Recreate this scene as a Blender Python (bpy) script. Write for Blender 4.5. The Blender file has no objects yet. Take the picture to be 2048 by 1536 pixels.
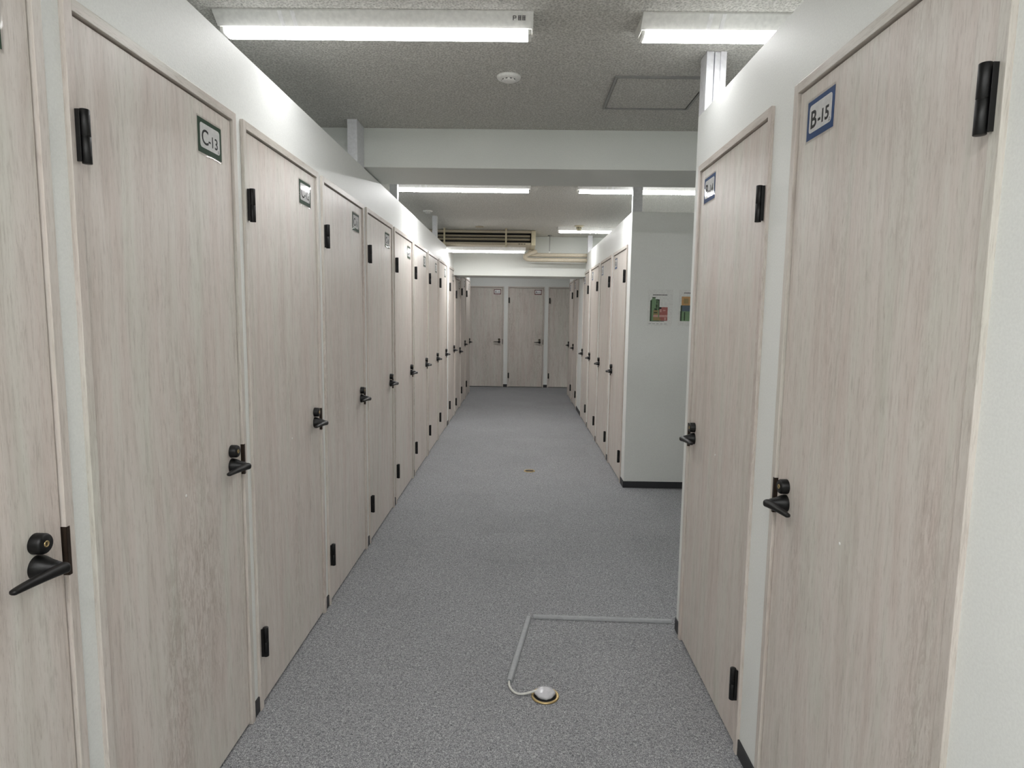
import bpy, bmesh, math, random
from mathutils import Vector, Matrix

random.seed(7)
S = bpy.context.scene
C = S.collection
PI = math.pi

# ------------------------------------------------------------------ camera, world, exposure
CAM_H = 1.56
F_PX = 1253.09
PITCH, YAW, ROLL = .1090, -.0106, .0135


def make_camera():
    cp, sp, cy, sy = math.cos(PITCH), math.sin(PITCH), math.cos(YAW), math.sin(YAW)
    fwd = Vector((sy * cp, cy * cp, -sp))
    right = Vector((cy, -sy, 0))
    up = right.cross(fwd)
    cr, sr = math.cos(ROLL), math.sin(ROLL)
    r2 = cr * right + sr * up
    u2 = -sr * right + cr * up
    cd = bpy.data.cameras.new('camera')
    cd.sensor_fit = 'HORIZONTAL'
    cd.sensor_width = 36
    cd.lens = F_PX / 2048 * 36
    cd.clip_start = .02
    cam = bpy.data.objects.new('camera', cd)
    m = Matrix((r2, u2, -fwd)).transposed().to_4x4()
    m.translation = Vector((0, 0, CAM_H))
    cam.matrix_world = m
    C.objects.link(cam)
    S.camera = cam


make_camera()
W = bpy.data.worlds.new('world')
S.world = W
W.use_nodes = True
W.node_tree.nodes['Background'].inputs[0].default_value = (.9, .95, 1, 1)
W.node_tree.nodes['Background'].inputs[1].default_value = 0.0
S.view_settings.view_transform = 'Standard'
S.view_settings.look = 'None'
S.view_settings.exposure = 0.0
S.view_settings.gamma = 1
S.view_settings.use_curve_mapping = False
S.cycles.max_bounces = 14
S.cycles.diffuse_bounces = 8
S.cycles.glossy_bounces = 4
S.cycles.transparent_max_bounces = 12
S.cycles.caustics_reflective = False
S.cycles.caustics_refractive = False
S.cycles.sample_clamp_indirect = 6
LAMP = 33.0           # strength of the lit diffusers of the first row
LAMP_DEEP = 84.0      # lamps past the first beam, set stronger to brighten the deep corridor
LAMP_FILL = 104.0    # unseen fill lamps added behind the camera to lift the near doors
LAMP_COL = (1.0, .995, 1.0, 1)

# ------------------------------------------------------------------ key distances (metres)
XL, XR, XF = 1.003, .810, .977      # wall faces left, near right, far right
T = 2.478                           # top of the partition walls
CEIL = 2.73
Y_END = 13.65


# ------------------------------------------------------------------ materials
def srgb(r, g, b):
    def f(c):
        c /= 255
        return c / 12.92 if c <= .04045 else ((c + .055) / 1.055) ** 2.4
    return (f(r), f(g), f(b), 1)


class NT:
    def __init__(self, name):
        self.m = bpy.data.materials.new(name)
        self.m.use_nodes = True
        self.t = self.m.node_tree
        self.b = self.t.nodes['Principled BSDF']
        self.out = self.t.nodes['Material Output']

    def n(self, typ, **kw):
        nd = self.t.nodes.new(typ)
        for k, v in kw.items():
            setattr(nd, k, v)
        return nd

    def l(self, a, b):
        self.t.links.new(a, b)

    def coords(self, scale, kind='Object', rnd=False):
        tc = self.n('ShaderNodeTexCoord')
        mp = self.n('ShaderNodeMapping')
        mp.inputs['Scale'].default_value = scale
        src = tc.outputs[kind]
        if rnd:
            oi = self.n('ShaderNodeObjectInfo')
            mu = self.n('ShaderNodeVectorMath', operation='SCALE')
            mu.inputs[0].default_value = (37.1, 17.3, 53.7)
            self.l(oi.outputs['Random'], mu.inputs['Scale'])
            ad = self.n('ShaderNodeVectorMath', operation='ADD')
            self.l(src, ad.inputs[0])
            self.l(mu.outputs[0], ad.inputs[1])
            src = ad.outputs[0]
        self.l(src, mp.inputs['Vector'])
        return mp.outputs['Vector']

    def noise(self, vec, scale=1, detail=2, rough=.5, dist=0):
        nz = self.n('ShaderNodeTexNoise')
        nz.inputs['Scale'].default_value = scale
        nz.inputs['Detail'].default_value = detail
        nz.inputs['Roughness'].default_value = rough
        nz.inputs['Distortion'].default_value = dist
        self.l(vec, nz.inputs['Vector'])
        return nz.outputs['Fac']

    def ramp(self, fac, stops):
        r = self.n('ShaderNodeValToRGB')
        e = r.color_ramp.elements
        while len(e) < len(stops):
            e.new(.5)
        for el, (p, c) in zip(e, stops):
            el.position = p
            el.color = c
        self.l(fac, r.inputs['Fac'])
        return r.outputs['Color']

    def mix(self, fac, a, b, blend='MIX'):
        mx = self.n('ShaderNodeMix', data_type='RGBA', blend_type=blend)
        for sock, v in ((mx.inputs[0], fac), (mx.inputs[6], a), (mx.inputs[7], b)):
            if isinstance(v, (int, float, tuple)):
                sock.default_value = v
            else:
                self.l(v, sock)
        return mx.outputs[2]

    def bump(self, h, strength, dist=.002):
        bp = self.n('ShaderNodeBump')
        bp.inputs['Strength'].default_value = strength
        bp.inputs['Distance'].default_value = dist
        self.l(h, bp.inputs['Height'])
        self.l(bp.outputs['Normal'], self.b.inputs['Normal'])


def plain(name, col, rough=.5, metal=0, spec=.5, bump=0, bscale=200):
    a = NT(name)
    v = a.coords((1, 1, 1))
    nz = a.noise(v, 60, 3)
    c2 = tuple(min(1, x * 1.08) for x in col[:3]) + (1,)
    c1 = tuple(x * .93 for x in col[:3]) + (1,)
    a.l(a.ramp(nz, [(.3, c1), (.7, c2)]), a.b.inputs['Base Color'])
    a.b.inputs['Roughness'].default_value = rough
    a.b.inputs['Metallic'].default_value = metal
    a.b.inputs['Specular IOR Level'].default_value = spec
    if bump:
        a.bump(a.noise(v, bscale, 2), bump, .001)
    return a.m


def wallpaper(name, col):
    a = NT(name)
    v = a.coords((1, 1, 1))
    big = a.noise(v, 1.3, 3)
    c1 = tuple(x * .96 for x in col[:3]) + (1,)
    c2 = tuple(x * 1.02 for x in col[:3]) + (1,)
    fine = a.noise(v, 190, 3, .6)
    base = a.ramp(big, [(.3, c1), (.7, c2)])
    spk = a.ramp(fine, [(.3, (.93, .93, .93, 1)), (.65, (1, 1, 1, 1))])
    a.l(a.mix(1.0, base, spk, 'MULTIPLY'), a.b.inputs['Base Color'])
    a.b.inputs['Roughness'].default_value = .5
    a.b.inputs['Specular IOR Level'].default_value = .45
    a.bump(fine, .35, .0015)
    return a.m


def stipple():
    a = NT('stippled_ceiling_board')
    v = a.coords((1, 1, 1))
    vo = a.n('ShaderNodeTexVoronoi', feature='SMOOTH_F1')
    vo.inputs['Scale'].default_value = 105
    vo.inputs['Smoothness'].default_value = .35
    a.l(v, vo.inputs['Vector'])
    nz = a.noise(v, 150, 4, .65)
    h = a.mix(.55, vo.outputs['Distance'], nz)
    a.l(a.ramp(h, [(.2, srgb(142, 141, 136)), (.62, srgb(211, 210, 204))]), a.b.inputs['Base Color'])
    a.b.inputs['Roughness'].default_value = .9
    a.b.inputs['Specular IOR Level'].default_value = .15
    a.bump(h, 1.0, .006)
    return a.m


def laminate(name='whitewashed_wood_laminate', tint=1.0, grain_axis='z'):
    a = NT(name)
    lo = .085
    sc = {'z': (1, 1, lo), 'x': (lo, 1, 1)}[grain_axis]
    v = a.coords(sc, rnd=True)
    warp = a.noise(v, 5, 2, .5)
    v2 = a.n('ShaderNodeVectorMath', operation='ADD')
    ws = a.n('ShaderNodeVectorMath', operation='SCALE')
    cmb = a.n('ShaderNodeCombineXYZ')
    a.l(warp, cmb.inputs[0])
    a.l(cmb.outputs[0], ws.inputs[0])
    ws.inputs['Scale'].default_value = .10
    a.l(v, v2.inputs[0])
    a.l(ws.outputs[0], v2.inputs[1])
    vv = v2.outputs[0]
    t = tint

    def k(r, g, b):
        return srgb(r * t, g * t, b * t)
    hue = a.ramp(a.noise(vv, 13, 3, .6, .4), [(.3, k(212, 201, 194)), (.5, k(215, 208, 201)), (.7, k(212, 210, 201))])
    broad = a.ramp(a.noise(vv, 24, 4, .65, .5), [(.30, (.86, .845, .83, 1)), (.5, (.96, .955, .95, 1)), (.68, (1, 1, 1, 1))])
    fine = a.noise(vv, 120, 5, .75, .4)
    f2 = a.ramp(fine, [(.32, (.73, .71, .695, 1)), (.48, (.97, .965, .96, 1)), (.62, (1, 1, 1, 1))])
    pores = a.ramp(a.noise(vv, 330, 3, .7), [(.28, (.74, .71, .69, 1)), (.44, (1, 1, 1, 1))])
    col = a.mix(1.0, hue, broad, 'MULTIPLY')
    col = a.mix(.85, col, f2, 'MULTIPLY')
    col = a.mix(.75, col, pores, 'MULTIPLY')
    # scattered darker flecks where the figure of the wood is strong
    v3 = a.coords({'z': (1, 1, .22), 'x': (.22, 1, 1)}[grain_axis], rnd=True)
    area = a.ramp(a.noise(v3, 3.2, 2, .5), [(.54, (0, 0, 0, 1)), (.70, (1, 1, 1, 1))])
    fleck = a.ramp(a.noise(v3, 62, 5, .75, 1.6), [(.42, (.77, .735, .715, 1)), (.54, (1, 1, 1, 1))])
    dk = a.mix(1.0, col, fleck, 'MULTIPLY')
    col = a.mix(area, col, dk)
    a.l(col, a.b.inputs['Base Color'])
    a.b.inputs['Roughness'].default_value = .40
    a.b.inputs['Specular IOR Level'].default_value = .45
    a.bump(fine, .12, .001)
    return a.m


def carpet():
    a = NT('grey_loop_carpet_tile')
    v = a.coords((1, 1, 1))
    f1 = a.noise(v, 300, 3, .7, .6)
    f2 = a.noise(v, 130, 3, .65, 1.2)
    h = a.mix(.45, f1, f2)
    col = a.ramp(h, [(.37, srgb(78, 79, 82)), (.5, srgb(142, 143, 146)), (.62, srgb(206, 207, 208))])
    big = a.ramp(a.noise(v, 2.2, 3), [(.3, (.93, .93, .93, 1)), (.7, (1.0, 1.0, 1.0, 1))])
    col = a.mix(1.0, col, big, 'MULTIPLY')
    # each half-metre tile a slightly different tone
    sn = a.n('ShaderNodeVectorMath', operation='SNAP')
    sn.inputs[1].default_value = (.5, .5, 10)
    of = a.n('ShaderNodeVectorMath', operation='ADD')
    of.inputs[1].default_value = (.19, .125, 0)
    a.l(v, of.inputs[0])
    a.l(of.outputs[0], sn.inputs[0])
    wn = a.n('ShaderNodeTexWhiteNoise', noise_dimensions='3D')
    a.l(sn.outputs[0], wn.inputs['Vector'])
    tone = a.ramp(wn.outputs['Value'], [(0, (.95, .95, .95, 1)), (1, (1, 1, 1, 1))])
    col = a.mix(1.0, col, tone, 'MULTIPLY')
    a.l(col, a.b.inputs['Base Color'])
    a.b.inputs['Roughness'].default_value = .95
    a.b.inputs['Specular IOR Level'].default_value = .1
    a.bump(h, .7, .004)
    return a.m


def emit(name, strength, col):
    a = NT(name)
    a.b.inputs['Base Color'].default_value = (.9, .9, .88, 1)
    a.b.inputs['Emission Color'].default_value = col
    a.b.inputs['Emission Strength'].default_value = strength
    return a.m


def film():
    a = NT('clear_laminating_film')
    tr = a.n('ShaderNodeBsdfTransparent')
    gl = a.n('ShaderNodeBsdfGlossy')
    gl.inputs['Roughness'].default_value = .06
    fr = a.n('ShaderNodeFresnel')
    fr.inputs['IOR'].default_value = 1.30
    v = a.coords((1, 1, 1), rnd=True)
    bp = a.n('ShaderNodeBump')
    bp.inputs['Strength'].default_value = .4
    bp.inputs['Distance'].default_value = .004
    a.l(a.noise(v, 15, 0), bp.inputs['Height'])
    a.l(bp.outputs['Normal'], gl.inputs['Normal'])
    mx = a.n('ShaderNodeMixShader')
    dim = a.n('ShaderNodeMath', operation='MULTIPLY')
    dim.inputs[1].default_value = .62
    a.l(fr.outputs[0], dim.inputs[0])
    a.l(dim.outputs[0], mx.inputs[0])
    a.l(tr.outputs[0], mx.inputs[1])
    a.l(gl.outputs[0], mx.inputs[2])
    a.l(mx.outputs[0], a.out.inputs['Surface'])
    return a.m


M = dict(
    wall=wallpaper('white_textured_wallpaper', srgb(234, 236, 233)),
    beam=wallpaper('white_painted_board', srgb(214, 217, 212)),
    ceiling=stipple(),
    carpet=carpet(),
    wood=laminate(),
    frame=laminate('whitewashed_wood_frame', .985),
    frame_head=laminate('whitewashed_wood_frame_head', .985, 'x'),
    base=plain('charcoal_vinyl', srgb(42, 43, 46), .5),
    black=plain('black_metal', srgb(10, 10, 10), .42, 0, .35),
    bronze=plain('dark_bronze_metal', srgb(62, 52, 44), .35, .6),
    brass=plain('brass', srgb(186, 164, 118), .38, .8),
    dark=plain('dark_void', srgb(14, 13, 12), .8),
    white=plain('white_enamel', srgb(226, 226, 222), .35),
    post=plain('white_steel_stud', srgb(214, 215, 218), .45),
    cream=plain('cream_plastic', srgb(196, 188, 160), .45),
    ac_grey=plain('aged_cream_enamel', srgb(172, 162, 142), .45),
    pipe=plain('beige_pipe_wrap', srgb(186, 177, 158), .6, bump=.3, bscale=60),
    steel=plain('galvanised_steel', srgb(150, 150, 148), .4, .7),
    duct=plain('grey_plastic_cover', srgb(150, 153, 155), .5),
    cable=plain('white_cable_sheath', srgb(206, 206, 200), .5),
    bag=plain('milky_plastic', srgb(190, 190, 194), .18, 0, .6, .6, 45),
    paper=plain('white_paper', srgb(240, 240, 240), .5),
    map_paper=plain('map_sheet_paper', srgb(224, 225, 222), .45),
    ink=plain('black_print', srgb(20, 20, 24), .5),
    ink_grey=plain('grey_print', srgb(120, 122, 122), .5),
    green=plain('dark_green_print', srgb(28, 66, 42), .5),
    blue=plain('navy_blue_print', srgb(34, 74, 128), .5),
    red=plain('dark_red_print', srgb(96, 34, 36), .5),
    map_green=plain('map_green_print', srgb(118, 148, 112), .5),
    map_dark=plain('map_dark_green_print', srgb(48, 66, 44), .5),
    map_red=plain('map_red_print', srgb(164, 98, 92), .5),
    map_pink=plain('map_pink_print', srgb(196, 152, 146), .5),
    map_ochre=plain('map_ochre_print', srgb(150, 132, 88), .5),
    map_orange=plain('map_orange_print', srgb(192, 150, 98), .5),
    map_blue=plain('map_blue_print', srgb(84, 100, 112), .5),
    lamp=emit('lit_lamp_diffuser', LAMP, LAMP_COL),
    lamp_deep=emit('lit_far_lamp_diffuser', LAMP_DEEP, LAMP_COL),
    lamp_fill=emit('lit_fill_lamp_diffuser', LAMP_FILL, LAMP_COL),
    lamp_end=emit('lit_end_lamp_diffuser', LAMP_DEEP * .7, LAMP_COL),
    lamp_edge=emit('lit_lamp_diffuser_edge', 8.0, LAMP_COL),
    film=film(),
)


# ------------------------------------------------------------------ mesh helpers
def box(bm, x0, x1, y0, y1, z0, z1, bevel=0, mi=0):
    vs = [bm.verts.new(p) for p in ((x0, y0, z0), (x1, y0, z0), (x1, y1, z0), (x0, y1, z0),
                                    (x0, y0, z1), (x1, y0, z1), (x1, y1, z1), (x0, y1, z1))]
    fs = [bm.faces.new([vs[i] for i in q]) for q in
          ((0, 3, 2, 1), (4, 5, 6, 7), (0, 1, 5, 4), (1, 2, 6, 5), (2, 3, 7, 6), (3, 0, 4, 7))]
    for f in fs:
        f.material_index = mi
    if bevel:
        es = list({e for f in fs for e in f.edges})
        r = bmesh.ops.bevel(bm, geom=es, offset=bevel, segments=2, profile=.6, affect='EDGES')
        for f in r['faces']:
            f.material_index = mi
    return fs


def lathe(bm, prof, axis='z', segs=28, org=(0, 0, 0), mi=0, smooth=True):
    """prof: (radius, height) pairs turned about the axis through org."""
    rings = []
    o = Vector(org)

    def pt(r, h, a):
        c, s = r * math.cos(a), r * math.sin(a)
        return o + Vector({'z': (c, s, h), 'y': (c, h, s), 'x': (h, c, s)}[axis])
    for r, h in prof:
        if r < 1e-6:
            rings.append([bm.verts.new(pt(0, h, 0))])
        else:
            rings.append([bm.verts.new(pt(r, h, 2 * PI * i / segs)) for i in range(segs)])
    for a, b in zip(rings, rings[1:]):
        for i in range(segs):
            j = (i + 1) % segs
            if len(a) == 1 and len(b) == 1:
                continue
            if len(a) == 1:
                f = bm.faces.new((a[0], b[i], b[j]))
            elif len(b) == 1:
                f = bm.faces.new((a[i], b[0], a[j]))
            else:
                f = bm.faces.new((a[i], b[i], b[j], a[j]))
            f.smooth = smooth
            f.material_index = mi


def sweep(bm, pts, sect, up=Vector((0, 0, 1)), cap=True, mi=0, scales=None, smooth=True):
    """sweep a closed section (list of (a, b): a sideways, b up) along points."""
    pts = [Vector(p) for p in pts]
    rings = []
    for i, p in enumerate(pts):
        d = (pts[min(i + 1, len(pts) - 1)] - pts[max(i - 1, 0)]).normalized()
        s = d.cross(up)
        s = s.normalized() if s.length > 1e-5 else Vector((1, 0, 0))
        u = s.cross(d).normalized()
        k = scales[i] if scales else (1, 1)
        rings.append([bm.verts.new(p + s * a * k[0] + u * b * k[1]) for a, b in sect])
    n = len(sect)
    for a, b in zip(rings, rings[1:]):
        for i in range(n):
            j = (i + 1) % n
            f = bm.faces.new((a[i], a[j], b[j], b[i]))
            f.smooth = smooth
            f.material_index = mi
    if cap:
        for r in (rings[0][::-1], rings[-1]):
            f = bm.faces.new(r)
            f.material_index = mi


def circ(r, n=14):
    return [(r * math.cos(2 * PI * i / n), r * math.sin(2 * PI * i / n)) for i in range(n)]


def ell(a, b, n=18):
    return [(a * math.cos(2 * PI * i / n), b * math.sin(2 * PI * i / n)) for i in range(n)]


def bez(pts, n=10):
    """Catmull-Rom through points"""
    P = [Vector(p) for p in pts]
    P = [2 * P[0] - P[1]] + P + [2 * P[-1] - P[-2]]
    out = []
    for i in range(1, len(P) - 2):
        a, b, c, d = P[i - 1:i + 3]
        for k in range(n):
            t = k / n
            out.append(.5 * ((2 * b) + (c - a) * t + (2 * a - 5 * b + 4 * c - d) * t * t + (3 * b - a - 3 * c + d) * t ** 3))
    out.append(P[-2])
    return out


def mesh(name, bm, mats, fix=True):
    if fix:
        bmesh.ops.recalc_face_normals(bm, faces=bm.faces[:])
    me = bpy.data.meshes.new(name)
    bm.to_mesh(me)
    bm.free()
    for m in (mats if isinstance(mats, (list, tuple)) else [mats]):
        me.materials.append(m)
    return me


def put(name, me, parent=None, loc=(0, 0, 0), rot=0):
    o = bpy.data.objects.new(name, me)
    C.objects.link(o)
    o.location = loc
    o.rotation_euler = (0, 0, rot)
    if parent:
        o.parent = parent
    return o


def obj(name, bm, mats, parent=None, loc=(0, 0, 0), rot=0):
    return put(name, mesh(name, bm, mats), parent, loc, rot)


def tag(o, label, cat, group=None, kind='thing'):
    o['label'] = label
    o['category'] = cat
    o['kind'] = kind
    if group:
        o['group'] = group
    return o


def thing(name, label, cat, loc=(0, 0, 0), rot=0, group=None):
    return tag(put(name, None, None, loc, rot), label, cat, group)


def struct(name, bm, mats):
    o = obj(name, bm, mats)
    o['kind'] = 'structure'
    return o


def copy_tree(src, parent=None, loc=None, rot=None):
    c = src.copy()
    C.objects.link(c)
    if parent:
        c.parent = parent
    if loc is not None:
        c.location = loc
    if rot is not None:
        c.rotation_euler = (0, 0, rot)
    for ch in list(src.children):
        copy_tree(ch, c)
    return c


def text_mesh(name, chunks, mat, ext=.0002):
    """chunks: (string, size, x, z) -> one mesh standing in the x-z plane, facing -y."""
    bm = bmesh.new()
    for s, size, x, z, bold in chunks:
        cu = bpy.data.curves.new('t', 'FONT')
        cu.body = s
        cu.size = size
        cu.extrude = ext
        cu.offset = bold
        cu.resolution_u = 4
        ob = bpy.data.objects.new('t', cu)
        C.objects.link(ob)
        dg = bpy.context.evaluated_depsgraph_get()
        me = bpy.data.meshes.new_from_object(ob.evaluated_get(dg))
        me.transform(Matrix.Translation((x, 0, z)) @ Matrix.Rotation(PI / 2, 4, 'X'))
        bm.from_mesh(me)
        bpy.data.objects.remove(ob)
        bpy.data.meshes.remove(me)
        bpy.data.curves.remove(cu)
    for f in bm.faces:
        f.material_index = 0
    return mesh(name, bm, mat, False)


# ------------------------------------------------------------------ where the doors are
# (near y, far y) of each frame's outer edges
LEFT = [('C-14', .521, 1.351), ('C-13', 1.416, 2.243), ('C-12', 2.298, 3.137), ('C-11', 3.200, 4.040),
        ('C-10', 4.112, 4.945), ('C-9', 5.012, 5.868), ('C-8', 5.930, 6.800), ('C-7', 6.860, 7.705),
        ('C-6', 7.765, 8.615), ('C-5', 8.845, 9.640), ('C-4', 9.735, 10.585), ('C-3', 10.665, 11.555),
        ('C-2', 11.650, 12.600)]
RIGHT = [('B-15', 1.097, 1.935), ('B-14', 2.104, 2.930)]
FAR_RIGHT = [('B-13', 5.800, 6.640), ('B-12', 6.775, 7.680), ('B-11', 7.820, 8.700), ('B-10', 8.860, 9.690),
             ('B-9', 10.480, 11.340), ('B-8', 11.470, 12.390)]
ENDW = [('A-10', -1.135, -.341), ('A-11', -.256, .535), ('A-12', .619, 1.410)]
TOP_L, TOP_F, TOP_E = 2.240, 2.215, 2.180
L_END, F_END, R_END, CROSS_Y = 12.72, 12.45, 3.012, 5.64
BEAM1 = (4.11, 4.63, 2.487)
BEAM2 = (9.53, 10.10, 2.150)
TOPS = {'C-4': 2.145}
NOTCH = (8.60, 8.76, 2.37)          # slot in the left wall around the hung light


# ------------------------------------------------------------------ structure
def build_floor():
    bm = bmesh.new()
    box(bm, -3.7, 3.7, -2.3, 15.7, -.12, 0)
    struct('floor', bm, M['carpet'])
    bm = bmesh.new()
    box(bm, -3.7, 3.7, -2.3, 15.7, CEIL, CEIL + .1)
    struct('ceiling', bm, M['ceiling'])


def wall_boxes(bm, doors, a0, a1, toW, top, dz={}, holes=()):
    """Wall along an axis from a0 to a1 with door pockets. toW(a, d) gives world xy for distance a along and depth d into the wall."""
    TH, PK = .11, .060

    def bx(s0, s1, d0, d1, z0, z1):
        (xa, ya), (xb, yb) = toW(s0, d0), toW(s1, d1)
        box(bm, min(xa, xb), max(xa, xb), min(ya, yb), max(ya, yb), z0, z1)
    cur = a0
    for nm, s0, s1 in doors:
        dt = dz.get(nm, top)
        bx(cur, s0, 0, TH, 0, top)
        bx(s0, s1, PK, TH, 0, dt)  # added back panel, keeps the gaps round the leaf dark
        if dt < top - 1e-6:
            bx(s0, s1, 0, TH, dt, top)
        cur = s1
    bx(cur, a1, 0, TH, 0, top)
    cur = a0
    for h0, h1, hz in list(holes) + [(a1, a1, 0)]:
        bx(cur, h0, 0, TH, top, T)
        if h1 > h0:
            bx(h0, h1, 0, TH, top, hz)
        cur = h1


def base_boxes(bm, doors, a0, a1, toW):
    cur = a0
    for nm, s0, s1 in list(doors) + [('', a1, a1)]:
        if s0 - cur > .004:
            (xa, ya), (xb, yb) = toW(cur, -.006), toW(s0, 0)
            box(bm, min(xa, xb), max(xa, xb), min(ya, yb), max(ya, yb), 0, .060)
        cur = s1


def toL(a, d): return (-XL - d, a)
def toR(a, d): return (XR + d, a)
def toF(a, d): return (XF + d, a)
def toE(a, d): return (a, Y_END + d)


def build_walls():
    # left partition; the slot lets the hung lamp pass, and the beams rest over it
    bm = bmesh.new()
    wall_boxes(bm, LEFT, -2.0, L_END, toL, TOP_L, TOPS, [NOTCH, (BEAM2[0] - .002, BEAM2[1] + .002, TOP_L)])
    # the second beam passes over the wall, so the head of the wall below it is cut to the beam's underside
    struct('wall_left', bm, M['wall'])
    bm = bmesh.new()
    base_boxes(bm, LEFT, -2.0, L_END, toL)
    struct('baseboard_left', bm, M['base'])
    # near right partition and its return along the side passage
    bm = bmesh.new()
    wall_boxes(bm, RIGHT, -2.0, R_END, toR, TOP_L)
    box(bm, XR + .11, 3.6, R_END - .11, R_END, 0, T)
    struct('wall_right', bm, M['wall'])
    bm = bmesh.new()
    base_boxes(bm, RIGHT, -2.0, R_END, toR)
    box(bm, XR - .006, 3.6, R_END, R_END + .006, 0, .06)
    struct('baseboard_right', bm, M['base'])
    # far right partition with its end face across the side passage
    bm = bmesh.new()
    wall_boxes(bm, FAR_RIGHT, CROSS_Y, F_END, toF, TOP_F, {}, [(BEAM2[0] - .002, BEAM2[1] + .002, TOP_F)])
    box(bm, XF + .11, 3.6, CROSS_Y, CROSS_Y + .11, 0, T)
    struct('wall_far_right', bm, M['wall'])
    bm = bmesh.new()
    base_boxes(bm, FAR_RIGHT, CROSS_Y, F_END, toF)
    box(bm, XF - .006, 3.6, CROSS_Y - .006, CROSS_Y, 0, .06)
    struct('baseboard_far_right', bm, M['base'])
    # end wall
    bm = bmesh.new()
    wall_boxes(bm, ENDW, -3.6, 3.6, toE, TOP_E)
    struct('wall_end', bm, M['wall'])
    bm = bmesh.new()
    base_boxes(bm, ENDW, -3.6, 3.6, toE)
    struct('baseboard_end', bm, M['base'])
    # outer shell of the building
    for nm, b in dict(wall_outer_left=(-3.7, -3.6, -2.2, 15.6), wall_outer_right=(3.6, 3.7, -2.2, 15.6),
                      wall_back=(-3.7, 3.7, -2.3, -2.2), wall_outer_far=(-3.7, 3.7, 15.6, 15.7)).items():
        bm = bmesh.new()
        box(bm, *b, 0, CEIL)
        struct(nm, bm, M['wall'])
    # ceiling beams
    bm = bmesh.new()
    box(bm, -3.6, 3.6, BEAM1[0], BEAM1[1], BEAM1[2], CEIL, .004)
    struct('ceiling_beam', bm, M['beam'])
    bm = bmesh.new()
    y0, y1, zb = BEAM2
    box(bm, -XL, XF, y0, y1, zb, CEIL)
    box(bm, -3.6, -XL, y0, y1, TOP_L, CEIL)
    box(bm, XF, 3.6, y0, y1, TOP_F, CEIL)
    struct('ceiling_beam', bm, M['beam'])
    # steel studs that tie the partitions to the ceiling
    posts = [(XR, XR + .088, 2.916, R_END), (-XL - .06, -XL, 3.935, 4.105), (-XL - .06, -XL, 5.18, 5.25),
             (-XL - .055, -XL, 7.62, 7.70), (XF, XF + .085, CROSS_Y, 5.69), (XF + .002, XF + .07, 9.30, 9.36)]
    for i, (x0, x1, y0, y1) in enumerate(posts):
        bm = bmesh.new()
        if x1 - x0 > .084 and i == 0:      # channel: two flanges and a recessed web
            w = x1 - x0
            box(bm, x0, x0 + w * .36, y0, y1, T, CEIL, .002)
            box(bm, x0 + w * .42, x0 + w * .70, y0 + .004, y1, T, CEIL, .002)
            box(bm, x0 + w * .70, x1, y0, y1, T, CEIL, .002)
            box(bm, x0 + w * .30, x0 + w * .50, y0 + .02, y1 - .002, T, CEIL)
        else:
            box(bm, x0, x1, y0, y1, T, CEIL, .002)
            box(bm, x0 + (x1 - x0) * .4, x0 + (x1 - x0) * .48, y0 - .002, y0 + .004, T, CEIL)
        struct('trim_%d' % (i + 1), bm, M['post'])


build_floor()
build_walls()

# ------------------------------------------------------------------ door hardware, shared meshes (front faces -y)


def hinge_mesh():
    bm = bmesh.new()
    h = .118
    for z0, z1 in ((0, h * .5 - .0004), (h * .5 + .0004, h)):
        lathe(bm, [(0, z0), (.0098, z0), (.0105, z0 + .0008), (.0105, z1 - .0008), (.0098, z1), (0, z1)], 'z', 28, (.004, -.0135, 0))
    lathe(bm, [(.0095, .001), (.0095, h - .001)], 'z', 16, (.004, -.0135, 0))
    box(bm, -.0100, -.0078, -.0105, 0, .003, h - .002, .0006)      # folded leaf on the frame side
    box(bm, -.0090, .004, -.0040, .008, .005, h - .005, .0008)     # leaf let in between frame and door
    return mesh('hinge', bm, M['black'])


def handle_mesh():
    bm = bmesh.new()
    lathe(bm, [(.0262, .0), (.0262, -.005), (.0252, -.011), (.0222, -.019), (.0180, -.029), (.0150, -.040), (.0130, -.048), (0, -.050)], 'y', 30)
    # leaf-shaped lever sweeping toward the hinge side
    path = bez([(.016, -.0530, -.003), (.0, -.0515, -.002), (-.022, -.0495, -.0012), (-.05, -.0475, -.0006), (-.08, -.0455, -.0004), (-.105, -.0435, -.001), (-.120, -.0425, -.002)], 6)
    n = len(path)
    sc = []
    for i in range(n):
        t = i / (n - 1)
        w = 1 - .45 * t ** 1.5
        hg = 1 - .58 * t ** 1.1
        if t < .10:
            k = math.sqrt(max(.02, 1 - (1 - t / .10) ** 2))
            w *= k
            hg *= k
        if t > .93:
            k = math.sqrt(max(.02, 1 - ((t - .93) / .07) ** 2))
            w *= k
            hg *= k
        sc.append((w, hg))
    sec = []
    for i in range(20):
        c, q = math.cos(2 * PI * i / 20), math.sin(2 * PI * i / 20)
        sec.append((.0135 * math.copysign(abs(c) ** .85, c), .0125 * math.copysign(abs(q) ** .8, q)))
    sweep(bm, path, sec, scales=sc)
    return mesh('door_handle', bm, M['black'])


def lock_mesh():
    bm = bmesh.new()
    lathe(bm, [(.0222, 0), (.0218, -.019), (.0200, -.0225), (.0185, -.0240), (.0, -.0240)], 'y', 32)
    return mesh('lock_cylinder', bm, M['black'])


def keyhole_mesh():
    bm = bmesh.new()
    lathe(bm, [(.0070, -.0240), (.0066, -.0252), (.0048, -.0252), (.0046, -.0243), (0, -.0243)], 'y', 22, mi=0)
    box(bm, -.0008, .0008, -.0249, -.0242, -.0036, .0036, mi=1)
    return mesh('keyhole', bm, [M['brass'], M['dark']])


def screw_mesh():
    bm = bmesh.new()
    lathe(bm, [(.0042, 0), (.0036, -.0012), (0, -.0016)], 'y', 14)
    return mesh('screw_cap', bm, M['white'])


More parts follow.
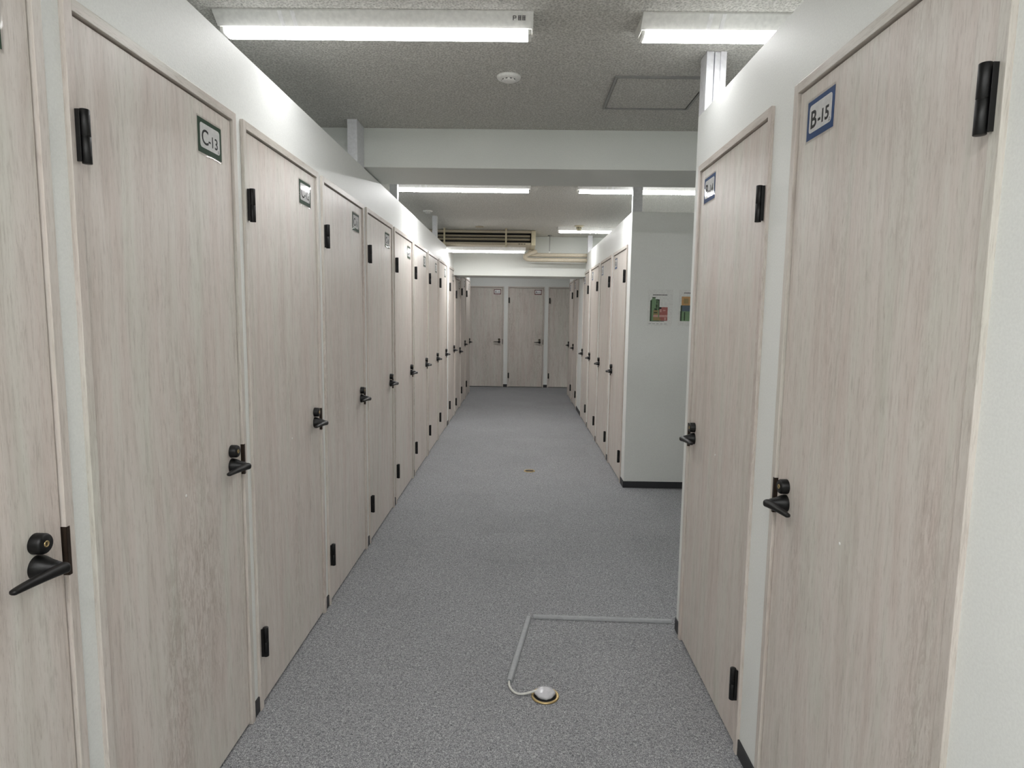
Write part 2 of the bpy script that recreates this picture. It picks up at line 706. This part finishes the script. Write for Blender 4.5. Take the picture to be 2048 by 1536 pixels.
def rrect(w, h, r, n=5):
    pts = []
    for cx, cz, a0 in ((w - r, r, -PI / 2), (w - r, h - r, 0), (r, h - r, PI / 2), (r, r, PI)):
        for i in range(n + 1):
            a = a0 + PI / 2 * i / n
            pts.append((cx + r * math.cos(a), cz + r * math.sin(a)))
    return pts


def prism(bm, pts, y0, y1, x=0, z=0, mi=0):
    a = [bm.verts.new((x + p[0], y0, z + p[1])) for p in pts]
    b = [bm.verts.new((x + p[0], y1, z + p[1])) for p in pts]
    fs = [bm.faces.new(a), bm.faces.new(b[::-1])]
    for i in range(len(pts)):
        j = (i + 1) % len(pts)
        fs.append(bm.faces.new((a[j], a[i], b[i], b[j])))
    for f in fs:
        f.material_index = mi


SW, SH = .152, .105


def sign_plate_mesh(mat):
    bm = bmesh.new()
    box(bm, 0, SW, -.0008, 0, 0, SH)
    return mesh('number_sign', bm, mat)


def sign_face_mesh():
    bm = bmesh.new()
    prism(bm, rrect(SW - .025, SH - .030, .010), -.0012, -.0008, .013, .017)
    return mesh('sign_face', bm, M['paper'])


def film_mesh():
    bm = bmesh.new()
    nx, nz = 14, 10
    vs = {}
    for i in range(nx + 1):
        for k in range(nz + 1):
            x = -.006 + (SW + .012) * i / nx
            z = -.007 + (SH + .014) * k / nz
            e = min(i, nx - i, k, nz - k)
            y = -.0022 - .0012 * math.sin(x * 31 + z * 12) * .35 + (.0009 if e == 0 else 0)
            vs[i, k] = bm.verts.new((x, y, z))
    for i in range(nx):
        for k in range(nz):
            f = bm.faces.new((vs[i, k], vs[i + 1, k], vs[i + 1, k + 1], vs[i, k + 1]))
            f.smooth = True
    return mesh('laminate_film', bm, M['film'], False)


HINGE, HANDLE, LOCK, KEYH, SCREW = hinge_mesh(), handle_mesh(), lock_mesh(), keyhole_mesh(), screw_mesh()


def mirrored(me):
    m2 = me.copy()
    m2.transform(Matrix.Scale(-1, 4, (1, 0, 0)))
    m2.flip_normals()
    return m2


HINGE_M, HANDLE_M = mirrored(HINGE), mirrored(HANDLE)
PLATE = {'A': sign_plate_mesh(M['red']), 'B': sign_plate_mesh(M['blue']), 'C': sign_plate_mesh(M['green'])}
FACE, FILM = sign_face_mesh(), film_mesh()


def logo_ring(bm, x, z):
    lathe(bm, [(.0030, -.0013), (.0042, -.0013), (.0042, -.0016), (.0030, -.0016), (.0030, -.0013)], 'y', 18, (x, 0, z), smooth=False)
    box(bm, x - .0052, x - .0016, -.0016, -.0013, z - .0052, z - .0042)
    box(bm, x + .0016, x + .0052, -.0016, -.0013, z - .0052, z - .0042)


def lettering(code):
    L, N = code.split('-')
    bold = .0012 if L == 'B' else .0004
    ch = [(L, .066, .020, .029, bold), ('-', .050, .064, .031, bold), (N, .049, .079, .030, bold)]
    return text_mesh('lettering', ch, M['ink'])


def door(code, loc, rot, width, label, top=2.24, hinge_left=True, sign_in=.10, low=0.0, sz=2.0535, lz=1.075, hz=(1.886, .214), lock_in=.104, sign=True):
    """local x: left to right as seen from the corridor, -y: toward the viewer, origin at the floor under the frame's left edge"""
    t = thing('storage_door', label, 'door', loc, rot, 'numbered storage unit doors')
    w = width
    J, PR, DP = .026, .012, .058
    bm = bmesh.new()
    box(bm, 0, J, -PR, DP, 0, top, .0015)
    box(bm, w - J, w, -PR, DP, 0, top, .0015)
    # door stops behind the leaf
    box(bm, J, J + .012, .040, DP, 0, top - .03)
    box(bm, w - J - .012, w - J, .040, DP, 0, top - .03)
    obj('door_frame', bm, M['frame'], t)
    bm = bmesh.new()
    box(bm, J, w - J, -PR, DP, top - .028, top, .0015)
    box(bm, J + .012, w - J - .012, .040, DP, top - .040, top - .028)
    obj('frame_head', bm, M['frame_head'], t)
    gl, gr = (.0015, .005) if hinge_left else (.005, .0015)
    bm = bmesh.new()
    ly = -.003
    box(bm, J + gl, w - J - gr, ly, .036, .013, top - .028 - .006, .001)
    leaf = obj('door_leaf', bm, M['wood'], t)
    put('screw_cap', SCREW, leaf, (w * .5 + (.005 if hinge_left else -.005), ly, 1.005))
    hx = J - .002 if hinge_left else w - J + .002
    for z in hz:
        put('hinge', HINGE if hinge_left else HINGE_M, t, (hx, -PR, z - low))
    lx = w - lock_in if hinge_left else lock_in
    put('door_handle', HANDLE if hinge_left else HANDLE_M, t, (lx, ly, lz - .0515 - low))
    lk = put('lock_cylinder', LOCK, t, (lx, ly, lz - low))
    put('keyhole', KEYH, lk)
    # strike plate folded over the latch jamb
    bm = bmesh.new()
    s = -1 if hinge_left else 1
    xj = w - J if hinge_left else J
    a, b = sorted((xj, xj + s * .0012))
    box(bm, a, b, -PR - .001, .030, -.055, .055)
    a, b = sorted((xj + s * .0012, xj - s * .009))
    box(bm, a, b, -PR - .0012, -PR, -.055, .055)
    obj('strike_plate', bm, M['bronze'], t, (0, 0, lz - .046 - low))
    if sign:
        sx = w - sign_in - SW if hinge_left else sign_in
        sg = put('number_sign', PLATE[code[0]], t, (sx, ly, sz - low))
        put('sign_face', FACE, sg)
        bm = bmesh.new()
        logo_ring(bm, SW - .021, .026)
        put('lettering', lettering(code), sg, (0, -.0014, 0))
        obj('print_mark', bm, M['ink_grey'], sg)
        put('laminate_film', FILM, sg)
    return t


ORD = ['nearest', 'second', 'third', 'fourth', 'fifth', 'sixth', 'seventh', 'eighth', 'ninth', 'tenth', 'eleventh', 'twelfth', 'thirteenth']
LABEL_L = {
    'C-14': 'pale wood-look storage door cut off by the left edge of the photo',
    'C-13': 'pale wood-look storage door with the clearly readable green-bordered C-13 sign',
    'C-12': 'pale wood-look storage door with glare across its green-bordered C-12 sign',
    'C-11': 'pale storage door in the left row, next after the one with the C-12 sign',
    'C-5': 'pale left-row door just past the wide bright wall strip beside the hung lamp',
    'C-4': 'pale left-row door under the far beam, its hinges and lever set lower',
    'C-3': 'pale left-row door second from the far end, just beyond the far beam',
    'C-2': 'pale storage door at the far end of the left row, beside the end wall',
}
for i, (code, a, b) in enumerate(LEFT):
    lab = LABEL_L.get(code, 'pale wood-look storage door in the left row, %s from the camera' % ORD[i])
    door(code, (-XL, a, 0), PI / 2, b - a, lab, TOPS.get(code, TOP_L), True, .10, .075 if code == 'C-4' else 0)
LABEL_R = {'B-15': 'large pale storage door on the near right with the readable blue-bordered B-15 sign',
           'B-14': 'pale near-right door with glare on its blue-bordered sign, beside the side passage'}
for code, a, b in RIGHT:
    door(code, (XR, b, 0), -PI / 2, b - a, LABEL_R[code], TOP_L, False, .082, 0, 2.060, 1.062, (1.878, .196), .095)
LABEL_F = ['first door of the far right row, beside the grey poster wall',
           'second door of the far right row from the grey poster wall',
           'third door of the far right row from the grey poster wall',
           'fourth door of the far right row, before the wide white wall panel',
           'second last door of the far right row, beyond the white panel',
           'last door of the far right row, beside the end wall']
for (code, a, b), lab in zip(FAR_RIGHT, LABEL_F):
    door(code, (XF, b, 0), -PI / 2, b - a, 'pale wood-look ' + lab, TOP_F, False, .08, 0, 2.045, 1.046, (1.872, .19), .095)
LABEL_E = ['left one of the three doors in the end wall, partly behind the left row',
           'middle one of the three doors facing the camera in the end wall',
           'right one of the three end wall doors, partly behind the far right row']
for (code, a, b), lab in zip(ENDW, LABEL_E):
    door(code, (a, Y_END, 0), 0, b - a, 'wood-look ' + lab, TOP_E, True, .068, 0, 2.010, 1.038, (1.826, .198), .096)


# ------------------------------------------------------------------ ceiling lights
def light_parts(t, L=1.25, lit='lamp'):
    """batten along x centred on the thing's origin, hanging below z = 0"""
    h = L / 2
    bm = bmesh.new()
    sect = [(-.090, 0), (-.090, -.006), (-.041, -.044), (.041, -.044), (.090, -.006), (.090, 0)]
    a = [bm.verts.new((-h, y, z)) for y, z in sect]
    b = [bm.verts.new((h, y, z)) for y, z in sect]
    bm.faces.new(a)
    bm.faces.new(b[::-1])
    for i in range(6):
        j = (i + 1) % 6
        bm.faces.new((a[i], b[i], b[j], a[j]))
    obj('housing', bm, M['white'], t)
    bm = bmesh.new()
    n = 9
    prof = [(-.036, -.0445), (-.036, -.056), (-.0335, -.0640), (-.024, -.0672), (-.008, -.0680), (.008, -.0680), (.024, -.0672), (.0335, -.0640), (.036, -.056), (.036, -.0445)]
    e = h - .020
    ra = [bm.verts.new((-e, y, z)) for y, z in prof]
    rb = [bm.verts.new((e, y, z)) for y, z in prof]
    for i in range(n):
        f = bm.faces.new((ra[i], ra[i + 1], rb[i + 1], rb[i]))
        f.smooth = True
        f.material_index = 0 if 2 <= i <= n - 3 else 1      # the cap's underside glows most, its flanks less
    for q in (ra, rb, (ra[0], rb[0], rb[-1], ra[-1])):
        bm.faces.new(q).material_index = 1
    obj('diffuser', bm, [M[lit], M['lamp_edge']], t)
    for s in (-1, 1):
        bm = bmesh.new()
        prof2 = [(y * 1.02, z) for y, z in prof]
        x0, x1 = sorted((s * e, s * (h - .006)))
        ra = [bm.verts.new((x0, y, z)) for y, z in prof2]
        rb = [bm.verts.new((x1, y * .94, -.0445 + (z + .0445) * .9)) for y, z in prof2]
        for i in range(n):
            bm.faces.new((ra[i], ra[i + 1], rb[i + 1], rb[i]))
        bm.faces.new(ra)
        bm.faces.new(rb)
        obj('end_cap', bm, M['white'], t)


def rating_label(t, x):
    bm = bmesh.new()

    def st(x0, x1, z0, z1):
        box(bm, x0, x1, -.0004, 0, z0, z1)
    st(0, .0028, -.018, 0)                      # a letter P
    for z in (-.0025, -.0105):
        st(.0028, .0105, z, z + .0025)
    st(.0105, .0132, -.0095, -.001)
    for gx in (.020, .036):                     # two dense printed signs
        for k in range(4):
            st(gx, gx + .0135, -.0172 + k * .0052, -.0152 + k * .0052)
        st(gx + .002, gx + .0042, -.018, 0)
        st(gx + .0092, gx + .0112, -.018, 0)
    o = obj('rating_label', bm, M['ink'], t, (x, -.0800, -.0140))
    o.rotation_euler = (math.radians(52.2), 0, 0)


LIGHTS = [((-.588, 2.65, CEIL), 'long ceiling light in the first row on the left, its left end behind the partition', True),
          ((1.085, 2.65, CEIL), 'ceiling light in the first row on the right, running behind the near right partition', False),
          ((-.541, 5.80, CEIL), 'long ceiling light just past the first beam, above the left row of doors', False),
          ((1.125, 5.80, CEIL), 'ceiling light just past the first beam on the right, crossed by a white stud', False),
          ((1.113, 8.50, CEIL), 'small-looking distant ceiling light on the right, behind a hanging detector', False)]
for loc, lab, rl in LIGHTS:
    t = thing('ceiling_light', lab, 'ceiling light', loc, 0, 'LED batten lights on the ceiling')
    light_parts(t, 1.25, 'lamp_deep' if loc[1] > 4 else 'lamp')
    for dx in (-.37, -.32):  # two thin white strips across the housing's near slope
        bm = bmesh.new()
        th = math.atan2(.038, .049)
        vs = [bm.verts.new(p) for p in ((dx, -.0905, -.0062), (dx + .016, -.0905, -.0062), (dx + .016, -.0425, -.0440), (dx, -.0425, -.0440))]
        vs2 = [bm.verts.new(v.co + Vector((0, -.0010, -.0012))) for v in vs]
        for q in ((0, 1, 2, 3), (7, 6, 5, 4), (0, 4, 5, 1), (1, 5, 6, 2), (2, 6, 7, 3), (3, 7, 4, 0)):
            bm.faces.new([(vs + vs2)[i] for i in q])
        obj('white_strip', bm, M['paper'], t)
    if rl:
        rating_label(t, .545)
# the lamp hung on two straps in front of the air conditioner
t = thing('ceiling_light', 'ceiling light hung on two straps in front of the cream air conditioner', 'ceiling light', (-.555, 8.68, 2.475), 0, 'LED batten lights on the ceiling')
light_parts(t, 1.25, 'lamp_deep')
for dx in (-.485, .355):
    bm = bmesh.new()
    box(bm, dx - .011, dx + .011, -.002, .002, 0, CEIL - 2.475)
    box(bm, dx - .018, dx + .018, -.012, .012, CEIL - 2.475 - .004, CEIL - 2.475)
    obj('hanger_strap', bm, M['cream'], t)
# fill lamps added unseen behind the camera and over the units; far-beam one inferred
for loc, lab in (((-.588, -.35, CEIL), 'added fill light behind the camera on the left'), ((1.085, -.35, CEIL), 'added fill light behind the camera on the right'),
                 ((-.588, -1.60, CEIL), 'added fill light by the back wall on the left'), ((1.085, -1.60, CEIL), 'added fill light by the back wall on the right'),
                 ((2.75, 2.65, CEIL), 'added fill light over the right-hand units in the first row'), ((2.75, 5.80, CEIL), 'added fill light over the right-hand units in the second row'),
                 ((-2.26, 2.65, CEIL), 'added fill light over the left-hand units in the first row'), ((-2.26, 5.80, CEIL), 'added fill light over the left-hand units in the second row'),
                 ((-2.26, 8.50, CEIL), 'added fill light over the left-hand units in the third row'), ((2.75, 8.50, CEIL), 'added fill light over the right-hand units in the third row'),
                 ((-.555, 12.15, CEIL), 'ceiling light beyond the far beam')):
    t = thing('ceiling_light', lab + ', outside the photo', 'ceiling light', loc, 0, 'LED batten lights on the ceiling')
    light_parts(t, 1.25, 'lamp_fill' if loc[1] < 0 else 'lamp_deep' if 4 < loc[1] < 12 else 'lamp_end' if loc[1] > 12 else 'lamp')


# ------------------------------------------------------------------ other things on the ceiling
def detector(loc, label, r=.058, head=.020, drop=.018, mat='white'):
    t = thing('smoke_detector', label, 'smoke detector', loc, 0, 'round detectors on the ceiling')
    bm = bmesh.new()
    lathe(bm, [(0, 0), (r, 0), (r, -.006), (r * .93, -.012), (r * .72, -.016), (0, -.016)], 'z', 36)
    obj('base', bm, M[mat], t)
    bm = bmesh.new()
    z = -.016
    lathe(bm, [(r * .58, z), (r * .58, z - drop * .6), (r * .45, z - drop), (0, z - drop - .002)], 'z', 32)
    hd = obj('sensor_head', bm, M[mat], t)
    bm = bmesh.new()
    for i in range(10):
        a = 2 * PI * i / 10
        bm2 = bmesh.new()
        box(bm2, r * .575, r * .592, -.005, .005, z - drop * .52, z - drop * .12)
        bmesh.ops.rotate(bm2, verts=bm2.verts[:], cent=(0, 0, 0), matrix=Matrix.Rotation(a, 3, 'Z'))
        me = bpy.data.meshes.new('x')
        bm2.to_mesh(me)
        bm2.free()
        bm.from_mesh(me)
        bpy.data.meshes.remove(me)
    obj('vent_slot', bm, M['dark'], hd)
    return t


detector((-.070, 3.233, CEIL), 'round white smoke detector on the ceiling between the first lights and first beam', .060, drop=.009)
detector((-1.060, 7.28, CEIL), 'round detector on the ceiling above the left partition, lit from below', .055, drop=.012)
detector((.757, 8.33, CEIL), 'dark round heat detector hanging in front of the distant right ceiling light', .060, drop=.045, mat='cream')
bm = bmesh.new()
lathe(bm, [(0, 0), (.055, 0), (.055, -.006), (.048, -.011), (0, -.012)], 'z', 30)
tag(obj('ceiling_disc', bm, M['ac_grey'], None, (-.55, 8.50, CEIL)), 'small tan round vent on the ceiling above the air conditioner', 'disc')  # flat tan disc, its use unknown

t = thing('ceiling_hatch', 'square access hatch in the ceiling beside the white stud on the right', 'hatch', (.688, 3.445, CEIL))
bm = bmesh.new()
o_, i_ = .238, .226
for b in ((-o_, o_, -o_, -i_), (-o_, o_, i_, o_), (-o_, -i_, -i_, i_), (i_, o_, -i_, i_)):
    box(bm, *b, -.010, 0)
obj('hatch_frame', bm, M['steel'], t)
bm = bmesh.new()
box(bm, -i_ + .004, i_ - .004, -i_ + .004, i_ - .004, -.006, 0)
obj('hatch_panel', bm, M['ceiling'], t)

# air conditioner hung under the ceiling
AX0, AX1, AY0, AY1, AZ0, AZ1 = -1.30, .205, 8.82, 9.46, 2.525, 2.726
t = thing('air_conditioner', 'aged cream air conditioner hung under the ceiling with dark outlet slots', 'air conditioner', ((AX0 + AX1) / 2, AY0, AZ0))
hw = (AX1 - AX0) / 2
bm = bmesh.new()
HT = AZ1 - AZ0
box(bm, -hw + .02, hw - .06, .060, AY1 - AY0, 0, HT, .006)
box(bm, -hw + .02, hw - .06, .0, .060, 0, .038, .006)
box(bm, -hw + .02, hw - .06, .0, .060, HT - .036, HT, .006)
obj('housing', bm, M['ac_grey'], t)
for s in (-1, 1):
    bm = bmesh.new()
    x0, x1 = (-hw, -hw + .02) if s < 0 else (hw - .06, hw)
    box(bm, x0, x1, -.012, AY1 - AY0, -.004, HT, .008)
    obj('side_panel', bm, M['cream'], t)
bm = bmesh.new()
box(bm, -hw + .02, hw - .06, .052, .0605, .036, HT - .034)
obj('outlet_slot', bm, M['dark'], t)
for z in (.078, .122):
    bm = bmesh.new()
    sweep(bm, [(-hw + .02, .026, z), (hw - .075, .026, z)], [(-.020, -.004), (-.016, -.013), (.018, .006), (.020, .013), (.0, .010)], smooth=False)
    obj('louver', bm, M['ac_grey'], t)
bm = bmesh.new()
for i in range(3):
    box(bm, hw - .235 + i * .035, hw - .235 + i * .035 + .026, -.0006, 0, .013, .022)
obj('maker_label', bm, M['ink'], t)


def pipe(name, pts, r, mat, label, cat):
    bm = bmesh.new()
    sweep(bm, bez(pts, 10), circ(r, 16))
    return tag(obj(name, bm, M[mat]), label, cat, None)


pipe('refrigerant_pipe', [(.160, 9.33, 2.522), (.150, 9.33, 2.500), (.128, 9.33, 2.476), (.130, 9.33, 2.452), (.170, 9.335, 2.446), (.30, 9.34, 2.446), (XF - .002, 9.34, 2.446)], .028, 'pipe',
     'upper beige wrapped pipe running right from under the air conditioner', 'pipe')
pipe('refrigerant_pipe', [(.236, 9.27, 2.494), (.215, 9.27, 2.484), (.160, 9.265, 2.464), (.080, 9.27, 2.430), (.072, 9.29, 2.396), (.13, 9.32, 2.377), (.30, 9.34, 2.375), (XF - .002, 9.34, 2.375)], .030, 'pipe',
     'lower beige wrapped pipe bending round below the air conditioner', 'pipe')
t = thing('pipe_hanger', 'thin steel hanger rod holding the beige pipes below the ceiling', 'hanger', (.425, 9.34, 2.485))
bm = bmesh.new()
lathe(bm, [(.006, 0), (.006, CEIL - 2.485 - .004)], 'z', 12)
obj('rod', bm, M['steel'], t)
bm = bmesh.new()
lathe(bm, [(0, CEIL - 2.485), (.030, CEIL - 2.485), (.030, CEIL - 2.485 - .010), (.010, CEIL - 2.485 - .018), (0, CEIL - 2.485 - .018)], 'z', 18)
obj('flange', bm, M['steel'], t)
bm = bmesh.new()
box(bm, -.014, .014, -.012, .012, -.010, .012, .002)
obj('clamp', bm, M['white'], t)


# ------------------------------------------------------------------ things on the floor
def cover(name, pts, label):
    bm = bmesh.new()
    d = [(-.0145, .0005), (-.014, .007), (-.0095, .0138), (-.004, .0155), (.004, .0155), (.0095, .0138), (.014, .007), (.0145, .0005)]
    sweep(bm, pts, d, smooth=False)
    return tag(obj(name, bm, M['duct']), label, 'cable cover', 'grey floor cable covers')


cover('cable_cover', [(XR - .008, 3.082, 0), (.095, 3.106, 0)], 'grey floor cable cover running from the right partition across the carpet')
cover('cable_cover', [(.070, 3.098, 0), (-.022, 2.522, 0)], 'grey floor cable cover running toward the camera to the floor outlet')
bm = bmesh.new()
sweep(bm, bez([(-.018, 2.56, .0062), (-.022, 2.52, .0055), (-.018, 2.482, .0052), (.000, 2.448, .0052), (.022, 2.435, .0055), (.05, 2.436, .0075), (.078, 2.440, .014), (.100, 2.441, .018)], 8), circ(.0048, 12))
tag(obj('power_cable', bm, M['cable']), 'white cable curving from the grey cover into the floor outlet', 'cable')

t = thing('floor_outlet', 'round brass floor outlet under a milky plastic cover, where the white cable ends', 'floor outlet', (.128, 2.432, 0))
bm = bmesh.new()
lathe(bm, [(.0, .0005), (.0575, .0005), (.0575, .004), (.0545, .0065), (.0475, .0055), (.0455, .002), (0, .002)], 'z', 44)
obj('brass_ring', bm, M['brass'], t)
bm = bmesh.new()
lathe(bm, [(.0465, .0021), (.0465, .0030), (0, .0030)], 'z', 36)
obj('dark_well', bm, M['dark'], t)
bm = bmesh.new()
random.seed(3)
prof = [(.036, .0032), (.0415, .008), (.0415, .014), (.036, .020), (.022, .0235), (0, .0245)]
lathe(bm, prof, 'z', 26)
for v in bm.verts:
    if v.co.z > .006:
        k = 1 + .07 * math.sin(v.co.x * 160 + 1) * math.cos(v.co.y * 130) + random.uniform(-.02, .02)
        v.co.x *= k
        v.co.y *= k
        v.co.z += .0016 * math.sin(v.co.x * 210) * math.sin(v.co.y * 180 + .6) + random.uniform(-.0004, .0004)
obj('plastic_cover', bm, M['bag'], t, (-.001, .006, 0))

t = thing('floor_plate', 'small flat brass plate set in the carpet, mid-corridor farther away', 'floor plate', (.122, 6.20, 0))
bm = bmesh.new()
lathe(bm, [(0, .0005), (.058, .0005), (.056, .004), (.046, .005), (.044, .003), (0, .003)], 'z', 36)
obj('rim', bm, M['brass'], t)
bm = bmesh.new()
lathe(bm, [(.043, .0031), (.043, .0040), (0, .0042)], 'z', 30)
obj('lid', bm, M['bronze'], t)


# ------------------------------------------------------------------ map sheets on the cross wall
def sheet(loc, w, h, label, blocks, head):
    t = thing('wall_map', label, 'map', loc, 0, 'printed maps on the grey wall')
    bm = bmesh.new()
    box(bm, 0, w, -.0015, 0, 0, h)
    obj('paper', bm, M['map_paper'], t)
    names = ['map_green', 'map_dark', 'map_red', 'map_pink', 'map_ochre', 'map_orange', 'map_blue', 'ink', 'ink_grey']
    bm = bmesh.new()
    for i, (n, x0, x1, z0, z1, lift) in enumerate(blocks):
        box(bm, x0, x1, -.0017 - lift * .0009 - i * .00003, -.0015, z0, z1, mi=names.index(n))
    obj('printed_plan', bm, [M[n] for n in names], t)
    bm = bmesh.new()
    random.seed(5)
    x0, x1, z0, z1 = head
    cx = x0
    while cx < x1:
        wd = random.uniform(.004, .011)
        box(bm, cx, min(x1, cx + wd), -.0019, -.0015, z0, z1)
        cx += wd + .0022
    obj('heading', bm, M['ink'], t)
    return t


B1 = [('map_green', .030, .094, .045, .236, 0), ('map_green', .038, .066, .236, .250, 0), ('map_dark', .038, .068, .246, .254, 1), ('map_dark', .094, .104, .14, .232, 0),
      ('map_dark', .022, .036, .040, .226, 1), ('ink', .072, .104, .226, .234, 2), ('map_dark', .072, .088, .160, .190, 1), ('map_dark', .060, .086, .138, .156, 1), ('map_dark', .076, .086, .195, .222, 1),
      ('map_red', .104, .178, .096, .166, 0), ('ink', .104, .122, .150, .166, 1), ('map_pink', .110, .124, .122, .148, 1), ('map_pink', .136, .160, .132, .142, 1), ('map_red', .128, .176, .104, .124, 2),
      ('map_ochre', .052, .104, .096, .138, 0), ('map_dark', .056, .086, .112, .122, 1), ('map_pink', .052, .178, .078, .096, 0), ('map_ochre', .052, .110, .048, .078, 1), ('map_red', .104, .178, .046, .078, 0),
      ('map_pink', .150, .166, .052, .074, 1), ('map_dark', .030, .150, .040, .045, 2), ('map_green', .094, .104, .045, .14, 0), ('map_ochre', .104, .12, .046, .06, 2)]
for i in range(5):
    B1.append(('ink_grey', .012 + i * .035, .034 + i * .035, .016, .019, 0))
sheet((1.140, CROSS_Y, 1.485), .222, .322, 'printed floor map with green and red blocks on the grey cross wall', B1, (.044, .172, .270, .277))
B2 = [('map_orange', .024, .10, .184, .262, 0), ('map_ochre', .044, .085, .20, .245, 1), ('map_blue', .020, .15, .132, .184, 0), ('map_dark', .018, .030, .132, .184, 1), ('map_green', .020, .20, .045, .132, 0), ('map_dark', .016, .030, .045, .132, 1),
      ('map_dark', .05, .06, .05, .125, 1), ('map_red', .15, .20, .132, .2, 0)]
sheet((1.415, CROSS_Y, 1.485), .222, .322, 'second printed map with orange and blue blocks, half hidden by the near right door', B2, (.044, .172, .290, .297))
